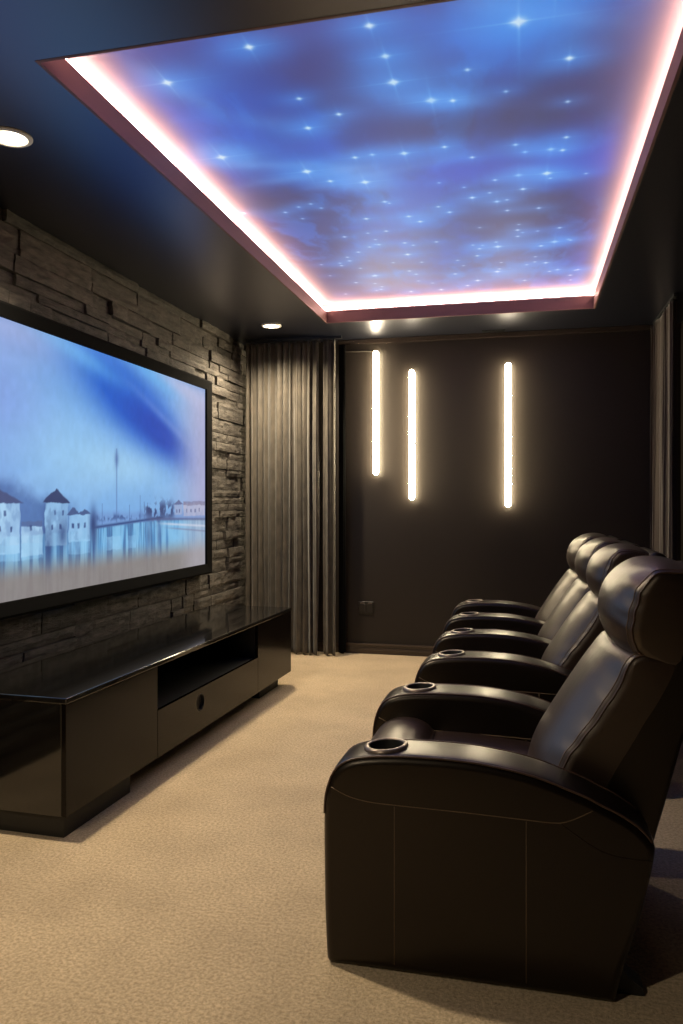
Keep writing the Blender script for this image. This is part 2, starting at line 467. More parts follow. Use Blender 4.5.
# ------------------------------------------------------------------ starry mural in the tray
def mural():
    nu, nv = 430, 760
    px0, px1, py0, py1 = ox0+0.002, ox1-0.002, oy0+0.002, oy1-0.002
    X, Y = np.meshgrid(np.linspace(px0, px1, nu), np.linspace(py0, py1, nv))
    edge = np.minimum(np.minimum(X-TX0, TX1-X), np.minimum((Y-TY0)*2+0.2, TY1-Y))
    X, Y = X/0.977, Y/0.977
    n1 = vnoise(X*2.2, Y*1.3, 3); n2 = vnoise(X*5+n1*2.5, Y*2.6, 8); n3 = vnoise(X*1.1, Y*0.9, 21, 3)
    img = np.ones((nv, nu, 3))*np.array((18, 46, 124))/255.0
    img = blend(img, sstep(0.40, 0.62, n1)*0.9, (0, 84, 200))
    img = blend(img, sstep(0.48, 0.70, n2)*0.6, (0, 124, 232))
    img = blend(img, sstep(0.52, 0.35, n3)*0.55, (34, 40, 104))
    # named clouds: x, y, rx, ry, angle, strength, colour
    for cx, cy, rx, ry, an, st, col in (
        (-0.72, 2.55, 0.75, 0.22, 0, 0.60, (60, 66, 140)), (-1.22, 2.95, 0.28, 0.45, 0, 0.65, (14, 92, 205)),
        (-0.90, 3.30, 0.38, 0.35, 0, 0.65, (8, 92, 210)), (-0.15, 2.60, 0.32, 0.22, 15, 0.8, (6, 88, 215)),
        (0.05, 3.12, 0.42, 0.30, 0, 0.95, (44, 38, 76)), (0.30, 2.75, 0.22, 0.40, 0, 0.8, (58, 48, 92)),
        (-0.35, 2.95, 0.30, 0.16, 20, 0.5, (10, 86, 200)),
        (-0.05, 3.62, 0.50, 0.20, 4, 0.9, (8, 60, 205)), (-0.75, 3.55, 0.50, 0.20, -8, 0.55, (12, 104, 225)),
        (-1.28, 3.75, 0.22, 0.26, 10, 0.85, (52, 42, 76)), (0.12, 4.15, 0.32, 0.26, 0, 0.8, (34, 40, 88)),
        (-0.55, 4.15, 0.60, 0.22, 0, 0.5, (10, 90, 190)), (-0.20, 4.70, 0.55, 0.24, 0, 0.55, (30, 100, 195)),
        (-0.95, 4.75, 0.40, 0.30, 0, 0.55, (62, 92, 172)), (-0.35, 4.42, 0.55, 0.09, 3, 0.5, (34, 42, 104)),
        (0.00, 5.00, 0.6, 0.12, -4, 0.5, (84, 86, 146)), (-0.9, 5.4, 0.6, 0.22, 0, 0.5, (96, 104, 168)),
        (-0.20, 5.45, 0.6, 0.16, 0, 0.5, (88, 96, 164))):
        img = blend(img, blob(X, Y, cx, cy, rx, ry, an)*st*(0.75+0.5*(n2-0.5)), col)
    for cx, cy, rx, ry, an, st in (
        (-1.28, 2.62, 0.20, 0.05, 66, 0.55), (-1.30, 3.22, 0.13, 0.10, 20, 0.75), (-1.12, 3.36, 0.40, 0.05, 16, 0.45),
        (-0.95, 3.50, 0.35, 0.045, -6, 0.5), (-0.75, 3.62, 0.20, 0.12, 45, 0.6), (-0.62, 3.55, 0.35, 0.05, -14, 0.35),
        (0.03, 2.50, 0.22, 0.05, 25, 0.55), (-0.33, 2.96, 0.20, 0.04, 20, 0.5), (0.10, 3.74, 0.16, 0.05, 35, 0.6),
        (-1.02, 2.98, 0.22, 0.07, 30, 0.25), (-0.35, 5.25, 0.5, 0.12, 5, 0.25)):
        img = blend(img, blob(X, Y, cx, cy, rx, ry, an)*st*(0.7+0.8*(n2-0.5)), (176, 200, 248))
    img = blend(img, sstep(0.14, -0.02, edge)*0.85, (84, 50, 62))  # rim colour fades to mauve, painting in the cove light's pink falloff
    stars = [(-1.28,2.61,2.2),(-0.91,2.47,1.6),(-0.84,2.83,.8),(-0.87,3.06,1.3),(-0.72,2.98,1.0),(-1.32,3.23,2.2),(-0.99,3.46,2.0),
        (-1.24,3.92,.6),(-1.46,3.88,.6),(-0.49,2.45,1.6),(-0.47,2.63,1.5),(-0.47,2.8,2.2),(-0.02,2.54,3.5),(0.09,2.36,2.5),
        (0.15,2.79,1.4),(-0.2,2.78,.7),(-0.07,2.96,.5),(0.16,3.09,.6),(-0.35,2.96,2.1),(-0.27,2.98,1.0),(-0.52,3.38,1.6),
        (-0.66,3.36,.9),(-0.74,3.37,1.0),(-0.34,3.36,.9),(-0.23,3.49,.8),(-0.04,3.41,.9),(0.0,3.49,.8),(0.11,3.49,1.3),
        (0.16,3.51,.9),(0.17,3.39,.8),(-0.03,3.73,1.3),(0.1,3.74,1.8),(-0.14,3.76,.6),(-0.75,3.64,1.8),(-0.01,3.9,1.0),
        (-0.14,4.03,1.0),(-0.26,3.95,1.1),(0.07,4.17,.7),(-0.7,3.9,1.0),(-0.61,4.13,1.1),(-0.56,4.22,1.0),(-0.39,4.12,.8),
        (-0.84,4.11,1.0),(0.17,4.73,1.7),(-0.16,4.74,1.6),(-0.71,4.76,1.2),(-0.51,4.57,.6),(-0.44,4.03,.6),(-0.18,5.25,1.3),
        (-0.32,5.43,1.2),(-0.99,5.15,1.2),(0.21,5.3,1.0),(0.34,5.33,.9),(0.13,5.13,1.0),(-0.59,5.6,1.0),(-0.81,5.6,.8),
        (-1.02,4.36,.7),(-1.09,4.8,.7),(-0.91,3.59,1.0)]
    rng = np.random.RandomState(4)
    for _ in range(70):
        y = 3.7+1.9*rng.rand(); stars.append((-1.3+1.65*rng.rand(), y, 0.25+0.45*rng.rand()**2))
    for sx, sy, m in stars:
        far = 1+0.16*(sy-2.5)
        r = (0.008+0.0070*m)*far; dx, dy = X-sx, Y-sy
        w_ = 0.26*m*far
        sel = (abs(dx) < w_) & (abs(dy) < w_)
        if not sel.any(): continue
        d2 = dx[sel]**2+dy[sel]**2; ax, ay = abs(dx[sel]), abs(dy[sel])
        core = np.exp(-d2/(r*0.8)**2)*1.0*min(1, 0.45+0.3*m)
        halo = np.exp(-(dx[sel]**2*0.45+dy[sel]**2)/(r*(4.2+0.5*m))**2)*(0.5+0.10*m)*min(1, 0.4+0.4*m)
        k = 0.0045*far
        ray = (np.exp(-(ay/k)**2-ax/(0.032*m*far))+np.exp(-(ax/k)**2-ay/(0.032*m*far)))*0.45*min(1, 0.15+0.30*m)
        px = img[sel]
        h = np.clip(halo, 0, 1)[:, None]; px = px*(1-h)+np.array((50, 150, 245))/255.0*h
        c_ = np.clip(core+ray, 0, 1)[:, None]; px = px*(1-c_)+np.array((212, 236, 255))/255.0*c_
        img[sel] = px
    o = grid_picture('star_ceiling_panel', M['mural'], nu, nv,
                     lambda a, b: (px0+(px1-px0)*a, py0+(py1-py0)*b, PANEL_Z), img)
    md = o.modifiers.new('thickness', 'SOLIDIFY'); md.thickness = 0.02; md.offset = -1 
    tag(o, 'glowing blue starry night sky panel set in the raised ceiling tray', 'ceiling panel')
    return o
M['mural'] = picture('star_sky_panel', MURAL_E, (0.14, 0.12, 0.12))
mural_o = mural()

cv = empty('cove_light', ((TX0+TX1)/2, (TY0+TY1)/2, H+0.02), 0, 'pink white strip light hidden behind the lip of the ceiling tray', 'strip light')
hx, hy = (TX1-TX0)/2, (TY1-TY0)/2
s0, s1, z0, z1 = 0.018, 0.060, 0.078, 0.088
obj('light_strip', boxes((-hx-s1, -hx-s0, -hy-0.04, hy+0.04, z0, z1)), M['cove'], cv)
obj('light_strip', boxes((hx+s0, hx+s1, -hy-0.04, hy+0.04, z0, z1)), M['cove'], cv)
obj('light_strip', boxes((-hx-0.015, hx+0.015, -hy-s1, -hy-s0, z0, z1)), M['cove'], cv)
obj('light_strip', boxes((-hx-0.015, hx+0.015, hy+s0, hy+s1, z0, z1)), M['cove'], cv)
for nm, a in (('mounting_channel', 0.0),):
    obj(nm, boxes((-hx-0.065, -hx-0.016, -hy-0.05, hy+0.05, 0.0, z0), (hx+0.016, hx+0.065, -hy-0.05, hy+0.05, 0.0, z0),
                  (-hx-0.015, hx+0.015, -hy-0.065, -hy-0.016, 0.0, z0), (-hx-0.015, hx+0.015, hy+0.016, hy+0.065, 0.0, z0)), M['white_trim'], cv)

# ------------------------------------------------------------------ recessed downlights
def downlight(x, y, power, label):
    t = empty('recessed_downlight', (x, y, H), 0, label, 'ceiling light', 'recessed downlights over the screen wall')
    obj('trim_ring', lathe([(0.062, -0.004), (0.063, -0.009), (0.074, -0.008), (0.079, -0.004), (0.080, 0.0), (0.062, 0.0)], 40), M['white_trim'], t, smooth=True)
    obj('lens', lathe([(0, -0.013), (0.03, -0.0115), (0.05, -0.008), (0.061, -0.004), (0.0615, -0.0005), (0, -0.0005)], 40), M['down'], t)
    ld = bpy.data.lights.new('downlight_beam', 'SPOT'); ld.energy = power; ld.color = WARM
    ld.spot_size = math.radians(150); ld.spot_blend = 0.9; ld.shadow_soft_size = 0.045
    lo = bpy.data.objects.new('beam', ld); C.objects.link(lo); lo.parent = t; lo.location = (0, 0, -0.03)
    return t
downlight(-1.86, 2.50, P_DOWN, 'round recessed downlight at the left edge, beside the near end of the tray')
downlight(-1.89, 5.62, P_DOWN, 'small round recessed downlight in the far corner above the curtain')
if P_DOWN_REAR:
    downlight(-1.86, -0.5, P_DOWN_REAR, 'unseen downlight added behind the viewpoint to brighten the near carpet')  # added lamp out of view, brightens the near carpet

# ------------------------------------------------------------------ projection screen
SX = -2.25
def screen():
    y0, y1, z0, z1 = 2.10, 5.302, 0.735, 2.143
    b = 0.082
    t = empty('projection_screen', (SX, (y0+y1)/2, z0), 0, 'large framed projection screen on the stone wall showing a blue river town', 'screen')
    ym = (y0+y1)/2; a, c, h = y0-ym, y1-ym, z1-z0
    bm = bmesh.new()
    # mitred frame as one loop with an inner bevel
    out = [(a, 0), (c, 0), (c, h), (a, h)]; inn = [(a+b, 0.072), (c-b, 0.072), (c-b, h-0.068), (a+b, h-0.068)]
    rings = []
    for pts, x in ((out, -0.045), (out, 0.006), (None, 0.014), (inn, 0.004), (inn, -0.020), (inn, -0.045)):
        if pts is None: pts = [(p[0]+(0.012 if p[0] < 0 else -0.012), p[1]+(0.012 if p[1] < h/2 else -0.012)) for p in out]
        rings.append([bm.verts.new((x, p[0], p[1])) for p in pts])
    rings.append(rings[0])
    for A, B in zip(rings, rings[1:]):
        for k in range(4): bm.faces.new((A[k], A[(k+1) % 4], B[(k+1) % 4], B[k]))
    obj('frame', bm, M['frame'], t)
    for q in (-1.1, 0.0, 1.1):
        obj('bracket', boxes((XL-SX+0.004, -0.045, q-0.04, q+0.04, h*0.3, h*0.7)), M['metal'], t)
    # the picture
    nu, nv = 760, 330
    iy0, iy1, iz0, iz1 = y0+b, y1-b, z0+0.072, z1-0.068
    Y, Z = np.meshgrid(np.linspace(iy0, iy1, nu), np.linspace(iz0, iz1, nv))
    n1 = vnoise(Y*1.6, Z*4.5, 5); n2 = vnoise(Y*7, Z*7, 9); n3 = vnoise(Y*26, Z*20, 12, 3); n4 = vnoise(Y*40, Z*3, 14, 3)
    img = np.ones((nv, nu, 3))*np.array((122, 172, 226))/255.0
    img = blend(img, sstep(3.5, 2.7, Y)*0.75, (112, 146, 216))
    img = blend(img, sstep(0.45, 0.65, n1)*0.22, (160, 200, 238))
    img = blend(img, blob(Y, Z, 4.0, 1.48, 0.80, 0.15)*0.9, (160, 204, 236))
    img = blend(img, blob(Y, Z, 3.35, 1.60, 0.6, 0.20)*0.6, (150, 200, 240))
    img = blend(img, blob(Y, Z, 3.15, 2.08, 0.5, 0.16)*0.75, (170, 176, 216))
    img = blend(img, blob(Y, Z, 2.9, 1.72, 0.4, 0.22)*0.6, (124, 150, 222))
    img = blend(img, blob(Y, Z, 4.12, 1.86, 0.62, 0.20, -17)*1.3, (40, 98, 202))
    img = blend(img, blob(Y, Z, 4.50, 1.70, 0.48, 0.13, -17)*1.15, (32, 72, 178))
    img = blend(img, blob(Y, Z, 4.45, 2.04, 0.40, 0.05, -12)*0.6, (96, 176, 236))
    img = blend(img, blob(Y, Z, 3.62, 2.02, 0.45, 0.055, -10)*0.45, (130, 206, 248))
    img = blend(img, blob(Y, Z, 4.55, 1.80, 0.5, 0.03, -20)*0.35, (140, 170, 230))
    img = blend(img, sstep(4.55, 5.2, Y)*sstep(2.3, 1.9, abs(Z-1.6)+1.6)*0.75, (176, 166, 200))
    img = blend(img, blob(Y, Z, 4.85, 2.03, 0.4, 0.07, -10)*0.6, (190, 190, 222))
    # hazy tree line behind the houses
    tl = 1.29+0.09*(n2-0.5)+0.10*sstep(3.35, 2.9, Y)
    img = blend(img, sstep(0.03, -0.06, Z-tl)*sstep(3.65, 3.4, Y)*(0.45+0.5*n2), (64, 92, 150))
    img = blend(img, sstep(0.02, -0.02, Z-1.20-0.03*(n3-0.5))*sstep(3.6, 3.8, Y)*0.4, (104, 130, 190))
    # river and shore
    wl = 1.10+0.04*sstep(3.3, 4.6, Y)+0.04*(n2-0.5)*sstep(3.6, 3.3, Y)
    water = sstep(0.006, -0.006, Z-wl)
    wt = np.ones_like(img)*np.array((96, 158, 210))/255.0
    wt = blend(wt, sstep(0.38, 0.62, n4)*0.6, (150, 206, 240))
    wt = blend(wt, sstep(0.5, 0.3, n4)*0.6*sstep(5.0, 4.2, Y), (62, 92, 142))
    img = img*(1-water[..., None])+wt*water[..., None]
    sand = sstep(0.07, -0.07, Z-0.955-0.02*(Y-3.0)/2*0)
    img = blend(img, sand*0.92, (138, 128, 124))
    img = blend(img, sstep(4.7, 5.1, Y)*water*0.55, (180, 176, 190))
    Yw = Y+0.020*(n3-0.5)+0.012*(n2-0.5); Zw = Z+0.016*(vnoise(Y*22, Z*22, 31, 3)-0.5)
    def rect(ya, yb, za, zb, col, s=1.0, tex=0.5):
        nonlocal img
        m = sstep(ya-0.004, ya+0.004, Yw)*sstep(yb+0.004, yb-0.004, Yw)*sstep(za-0.004, za+0.004, Zw)*sstep(zb+0.004, zb-0.004, Zw)*s*(0.75+0.25*sstep(0.35, 0.6, n3))*(1-tex*np.clip(0.62-n2, 0, 1)*1.6)
        img = blend(img, m, col)
    def tri(ya, yb, za, zt, col, s=1.0):
        nonlocal img
        mid = (ya+yb)/2; k = (zt-za)*(1-abs(Yw-mid)/((yb-ya)/2))
        img = blend(img, (sstep(za-0.003, za+0.003, Zw)*sstep(0.004, -0.004, Zw-za-k))*s*0.9, col)
    dk = (44, 62, 112)
    # left houses
    rect(2.78, 3.11, 1.02, 1.25, (166, 206, 238)); tri(2.72, 3.14, 1.25, 1.325, (70, 80, 122))
    rect(2.55, 2.78, 1.0, 1.19, (140, 182, 226)); tri(2.5, 2.82, 1.19, 1.26, (66, 82, 128))
    rect(2.22, 2.50, 1.02, 1.22, (156, 196, 234)); tri(2.18, 2.54, 1.22, 1.29, (70, 80, 122))
    rect(3.12, 3.28, 1.0, 1.14, (170, 208, 238)); rect(3.12, 3.28, 1.14, 1.165, (84, 104, 150))
    img = blend(img, blob(Y, Z, 3.33, 1.12, 0.035, 0.12)*0.85, dk)
    rect(3.30, 3.49, 1.04, 1.25, (150, 196, 234)); tri(3.275, 3.515, 1.25, 1.325, (48, 58, 98))
    img = blend(img, blob(Y, Z, 3.45, 1.09, 0.045, 0.08)*0.6, dk)
    rect(3.50, 3.70, 1.05, 1.19, (148, 194, 232)); tri(3.48, 3.60, 1.19, 1.23, (66, 84, 130)); tri(3.58, 3.71, 1.19, 1.22, (66, 84, 130))
    for q in (2.86, 2.96, 3.04, 3.18, 3.35, 3.42, 3.53, 3.58, 3.64): rect(q, q+0.018, 1.12, 1.145, dk, 0.8, 0)
    for q in (2.9, 3.0, 3.37, 3.44): rect(q, q+0.016, 1.19, 1.212, dk, 0.7, 0)
    img = blend(img, blob(Y, Z, 3.73, 1.13, 0.035, 0.09)*0.9, dk)
    # reflections
    for ya, yb in ((2.78, 3.11), (3.12, 3.28), (3.50, 3.70), (3.86, 4.02), (4.1, 4.2)):
        rect(ya, yb, 0.985, 1.06, (152, 204, 240), 0.6, 0.9)
    for c_ in (3.33, 3.74, 4.36, 4.5): img = blend(img, blob(Y, Z, c_, 1.04, 0.03, 0.09)*0.55, (58, 80, 130))
    # shoreline, mast and far bank
    ln = np.exp(-((Z-(1.118+0.05*(Y-3.75)))/0.008)**2)*sstep(3.72, 3.78, Y)*sstep(4.62, 4.5, Y)
    img = blend(img, ln*0.85, (46, 66, 116))
    img = blend(img, np.exp(-((Z-(1.15+0.03*n3))/0.016)**2)*sstep(3.72, 3.8, Y)*sstep(4.3, 4.2, Y)*sstep(0.4, 0.6, n3)*0.8, (60, 84, 136))
    img = blend(img, np.exp(-((Y-3.974)/0.007)**2)*((Z > 1.14) & (Z < 1.56))*0.6, (86, 116, 170))
    img = blend(img, blob(Y, Z, 3.974, 1.50, 0.022, 0.045)*0.7, (84, 112, 168))
    for q, h_ in ((3.82, 1.25), (4.12, 1.24), (4.25, 1.30), (4.30, 1.26)):
        img = blend(img, np.exp(-((Y-q)/0.004)**2)*((Z > 1.13) & (Z < h_))*0.5, (70, 96, 150))
    for c_, r_, zt in ((4.37, 0.07, 1.24), (4.46, 0.06, 1.22), (4.55, 0.07, 1.235), (4.66, 0.06, 1.23)):
        img = blend(img, blob(Y, Z, c_, zt-0.03, r_, 0.055)*sstep(0.35, 0.55, n3)*1.1, (58, 74, 120))
    rect(4.72, 4.84, 1.17, 1.24, (150, 168, 206)); tri(4.70, 4.86, 1.24, 1.27, (96, 104, 146))
    rect(4.86, 5.22, 1.16, 1.25, (176, 178, 204)); rect(4.86, 5.22, 1.235, 1.262, (120, 116, 146), 0.8)
    for q in (4.75, 4.79, 4.9, 4.97, 5.04, 5.11): rect(q, q+0.016, 1.185, 1.21, (80, 90, 134), 0.8, 0)
    img = blend(img, np.exp(-((Z-(1.15-0.02*(Y-4.4)))/0.009)**2)*sstep(4.3, 4.4, Y)*0.7, (80, 88, 130))
    img = blend(img, np.exp(-((Z-(1.115-0.05*(Y-4.6)))/0.008)**2)*sstep(4.4, 4.7, Y)*0.7, (210, 214, 230))
    img = blend(img, np.exp(-((Z-(1.09-0.07*(Y-4.6)))/0.006)**2)*sstep(4.5, 4.8, Y)*0.6, (120, 124, 156))
    img = img*(0.97+0.06*n3[..., None])
    o = grid_picture('picture', M['screen'], nu, nv, lambda p, q: (-0.012, (iy0-ym)+(iy1-iy0)*p, (iz0-z0)+(iz1-iz0)*q), img, t)
    md = o.modifiers.new('thickness', 'SOLIDIFY'); md.thickness = 0.006; md.offset = -1
    return t
M['screen'] = picture('projected_picture', SCREEN_E, (0.012, 0.012, 0.012), 0.8, 0.05)
screen()

# ------------------------------------------------------------------ media console
def console():
    L, D, zt, zb = 2.566, 0.58, 0.53, 0.09
    t = empty('media_console', (-1.645, 2.528, 0), -math.radians(1.67), 'long low black gloss media console with open shelf below the screen', 'media console')
    top = boxes((-D, 0.004, -0.004, L+0.004, zt-0.022, zt))
    obj('top', top, M['gloss'], t, bevel=0.004)
    e1, e2 = 0.69, 1.94
    obj('side_panel', boxes((-D, -0.02, 0, 0.02, zb, zt-0.0225)), M['gloss'], t, bevel=0.002)
    obj('side_panel', boxes((-D, -0.02, L-0.02, L, zb, zt-0.0225)), M['gloss'], t, bevel=0.002)
    obj('carcass', boxes((-D, -0.02, 0.021, L-0.021, zb, zb+0.02), (-D, -D+0.015, 0.021, L-0.021, zb+0.021, zt-0.023),
                         (-D+0.016, -0.02, e1-0.012, e1+0.006, zb+0.021, zt-0.023), (-D+0.016, -0.02, e2-0.006, e2+0.012, zb+0.021, zt-0.023),
                         (-D+0.016, -0.02, e1+0.007, e2-0.007, 0.285, 0.303)), M['black_inner'], t)
    obj('door', boxes((-0.019, 0, 0.0, e1-0.002, zb, zt-0.024)), M['front'], t, bevel=0.0015)
    obj('door', boxes((-0.019, 0, e2+0.002, L, zb, zt-0.024)), M['front'], t, bevel=0.0015)
    # drawer front with a round cable hole
    bm = bmesh.new(); cy, cz, r = 1.137, 0.233, 0.043; ya, yb, za, zc = e1+0.002, e2-0.002, zb, 0.305
    n = 48; hole = []; rim = []
    for k in range(n):
        a = 2*PI*k/n; dy, dz = math.cos(a), math.sin(a)
        hole.append((cy+dy*r, cz+dz*r))
        s = min(((yb-cy)/dy if dy > 1e-9 else (ya-cy)/dy if dy < -1e-9 else 1e9), ((zc-cz)/dz if dz > 1e-9 else (za-cz)/dz if dz < -1e-9 else 1e9))
        rim.append((cy+dy*s, cz+dz*s))
    for cyy, czz in ((ya, za), (yb, za), (yb, zc), (ya, zc)):   # snap nearest rim point to each corner
        i = min(range(n), key=lambda q: (rim[q][0]-cyy)**2+(rim[q][1]-czz)**2); rim[i] = (cyy, czz)
    V = {}
    for x in (0.0, -0.019):
        V[x] = ([bm.verts.new((x, *p)) for p in hole], [bm.verts.new((x, *p)) for p in rim])
    for k in range(n):
        q = (k+1) % n
        for x in V: bm.faces.new((V[x][0][k], V[x][0][q], V[x][1][q], V[x][1][k]))
        bm.faces.new((V[0.0][0][k], V[-0.019][0][k], V[-0.019][0][q], V[0.0][0][q]))
        bm.faces.new((V[0.0][1][k], V[0.0][1][q], V[-0.019][1][q], V[-0.019][1][k]))
    dr = obj('drawer_front', bm, M['front'], t)
    obj('cable_grommet', lathe([(0.0, -0.016), (0.038, -0.016), (0.038, 0.001), (0.0425, 0.002), (0.0425, -0.016)], 40,
        mtx=Matrix.Translation((0, cy, cz)) @ Matrix.Rotation(PI/2, 4, 'Y')), M['black_plastic'], dr, smooth=False)
    obj('plinth', boxes((-D+0.04, -0.03, 0.03, 0.50, 0, zb)), M['black_inner'], t)
    obj('plinth', boxes((-D+0.04, -0.07, L-0.42, L-0.07, 0, zb)), M['black_inner'], t)
    obj('plinth', boxes((-D+0.04, -D+0.08, 0.51, L-0.43, 0, zb)), M['black_inner'], t)
    return t
console()

# ------------------------------------------------------------------ wall light bars, cable, socket, vent
bars = ((-1.196, 2.505, 1.481, 'leftmost warm white light bar on the back wall, hung highest, nearest the curtain'),
        (-0.898, 2.337, 1.275, 'middle warm white light bar on the back wall, second from the curtain'),
        (-0.130, 2.361, 1.218, 'rightmost warm white light bar on the back wall, standing apart from the other two'))
for x, zt, zb, lab in bars:
    t = empty('wall_light_bar', (x, YB, zb), 0, lab, 'wall light', 'vertical light bars on the back wall')
    r = 0.024; h = zt-zb; prof = [(0, 0)]
    for k in range(1, 9): a = k/8*PI/2; prof.append((r*math.sin(a), r-r*math.cos(a)))
    for k in range(0, 9): a = k/8*PI/2; prof.append((r*math.cos(a) if k < 8 else 0, h-r+r*math.sin(a)))
    obj('diffuser', lathe(prof, 24, mtx=Matrix.Translation((0, -0.045, 0))), M['bar'], t, smooth=True)
    obj('back_channel', boxes((-0.012, 0.012, -0.022, -0.0005, 0.03, h-0.03)), M['metal'], t)
cb = obj('power_cable', tube([(-1.50, YB-0.006, 2.515), (-1.42, YB-0.006, 2.515), (-1.32, YB-0.006, 2.512), (-1.222, YB-0.006, 2.505), (-1.212, YB-0.010, 2.48)], 0.004), M['cable'], smooth=True)
tag(cb, 'thin cable running along the back wall from curtain to leftmost light bar', 'cable')

t = empty('power_socket', (-1.285, YB, 0.325), 0, 'black double power socket low on the back wall', 'power socket')
obj('plate', boxes((-0.065, 0.065, -0.009, -0.0005, 0, 0.105)), M['socket'], t, bevel=0.003)
for q in (-0.032, 0.032):
    obj('socket', boxes((q-0.024, q+0.024, -0.013, -0.009, 0.018, 0.085)), M['socket_face'], t, bevel=0.002)
for q in (-0.033, 0.033):
    obj('rocker_switch', boxes((q-0.017, q+0.017, -0.016, -0.009, 0.089, 0.097)), M['cup_ring'], t)
t = empty('air_vent', (-0.24, YB-0.09, H), 0, 'small slotted vent in the dropped ceiling above the back wall', 'vent')
obj('vent_frame', boxes((-0.09, 0.09, -0.03, -0.022, -0.006, 0), (-0.09, 0.09, 0.022, 0.03, -0.006, 0), (-0.09, -0.082, -0.022, 0.022, -0.006, 0), (0.082, 0.09, -0.022, 0.022, -0.006, 0)), M['metal'], t)
obj('louvre', boxes(*[(-0.082, 0.082, q, q+0.004, -0.005, 0) for q in (-0.015, -0.004, 0.007)]), M['metal'], t)

# ------------------------------------------------------------------ curtains
def curtain(x0, x1, y, z0, z1, folds, amp, seed, along='x', gather=0.0):
    rng = random.Random(seed); bm = bmesh.new()
    nx = folds*14; nz = 70; grid = []
    ph = [rng.uniform(-1.1, 1.1) for _ in range(folds+2)]
    am = [rng.uniform(0.35, 1.25) for _ in range(folds+2)]
    for j in range(nz+1):
        fz = j/nz; z = z0+(z1-z0)*fz; r = []
        for i in range(nx+1):
            u = i/nx; uu = u+0.012*math.sin(fz*3.0+seed+u*9)*(1-fz)
            s = uu*folds; k = int(min(max(s, 0), folds)); f = s-k
            a = am[k]*(1-f)+am[k+1]*f; p = ph[k]*(1-f)+ph[k+1]*f
            d = amp*a*math.sin(2*PI*s+p*1.5)*(0.72+0.28*(1-fz))
            d += 0.012*noise.noise(Vector((u*folds*1.3, fz*2.2, seed)))
            if j == 0: zz = z+0.006*math.sin(2*PI*s+1)
            else: zz = z
            lat = x0+(x1-x0)*(u+gather*(1-fz)*(u-0.5)) + 0.010*math.sin(4*PI*s+p)
            r.append(bm.verts.new((lat, y+d, zz) if along == 'x' else (y+d, lat, zz)))
        grid.append(r)
    for j in range(nz):
        for i in range(nx): bm.faces.new((grid[j][i], grid[j][i+1], grid[j+1][i+1], grid[j+1][i]))
    return bm
def hang(bm, m, lab, cat='curtain', group=None):
    o = obj('curtain', bm, m, smooth=True); md = o.modifiers.new('cloth', 'SOLIDIFY'); md.thickness = 0.004; md.offset = 0
    return tag(o, lab, cat, group)
hang(curtain(-2.26, -1.645, 6.10, 0.012, H-0.03, 11, 0.040, 3), M['curtain'], 'wide grey crushed velvet curtain in the corner beside the stone wall')
hang(curtain(-1.605, -1.497, 6.10, 0.012, H-0.03, 2, 0.030, 9), M['curtain'], 'narrow grey velvet curtain edge hanging beside the dark back wall')
hang(curtain(-1.50, -1.445, 6.20, 0.012, H-0.05, 1, 0.012, 12), M['frame'], 'black strip standing in for the shadow beside the narrow velvet curtain')  # black sheet hung where the curtain shades the back wall
t = empty('curtain_track', (-1.87, 6.10, H), 0, 'dark metal curtain track fixed to the ceiling over the grey velvet curtains', 'curtain track')
obj('rail', boxes((-0.40, 0.42, -0.012, 0.012, -0.020, 0)), M['metal'], t)
obj('bracket', boxes((0.236, 0.247, -0.03, 0.0, -0.050, -0.0205)), M['cup_ring'], t)
hang(curtain(5.38, 6.17, 0.950, 0.012, H-0.03, 9, 0.036, 21, along='y'), M['curtain_right'], 'dark brown pleated drape hanging along the right wall behind the recliners')
t = empty('curtain_track', (0.950, 5.775, H), 0, 'short dark track on the ceiling over the brown drape at right', 'curtain track')
obj('rail', boxes((-0.012, 0.012, -0.42, 0.42, -0.020, 0)), M['metal'], t)

# ------------------------------------------------------------------ recliners
ARM = [(-0.515, 0.0), (-0.523, 0.02), (-0.529, 0.14), (-0.531, 0.27), (-0.532, 0.38), (-0.530, 0.45), (-0.520, 0.497), (-0.503, 0.535), (-0.477, 0.560), (-0.44, 0.575), (-0.388, 0.584),
       (-0.33, 0.589), (-0.271, 0.591), (-0.20, 0.591), (-0.129, 0.588), (-0.06, 0.580), (0.009, 0.568), (0.065, 0.553), (0.115, 0.535), (0.158, 0.520), (0.194, 0.502), (0.230, 0.487), (0.258, 0.471),
       (0.283, 0.454), (0.302, 0.435), (0.316, 0.415), (0.320, 0.395), (0.312, 0.34), (0.286, 0.227), (0.245, 0.086), (0.229, 0.02), (0.220, 0.0), (0.10, 0.0), (-0.1, 0.0), (-0.3, 0.0), (-0.45, 0.0)]
UPPER = [(-0.520, 0.497), (-0.500, 0.487), (-0.462, 0.470), (-0.42, 0.461), (-0.373, 0.457), (-0.25, 0.455), (-0.129, 0.453), (0.009, 0.449), (0.07, 0.448), (0.10, 0.452), (0.135, 0.468), (0.165, 0.486), (0.194, 0.502)]
LOWER = [(0.085, 0.449), (0.12, 0.425), (0.16, 0.40), (0.20, 0.382), (0.25, 0.375), (0.305, 0.374)]
ARM = [(x-0.004, z*0.984) for x, z in ARM]
UPPER = [(x-0.003, z*0.984) for x, z in UPPER]
LOWER = [(x, z*0.984) for x, z in LOWER]
AW = 0.168
CUPX, CUPZ = -0.374, 0.5755

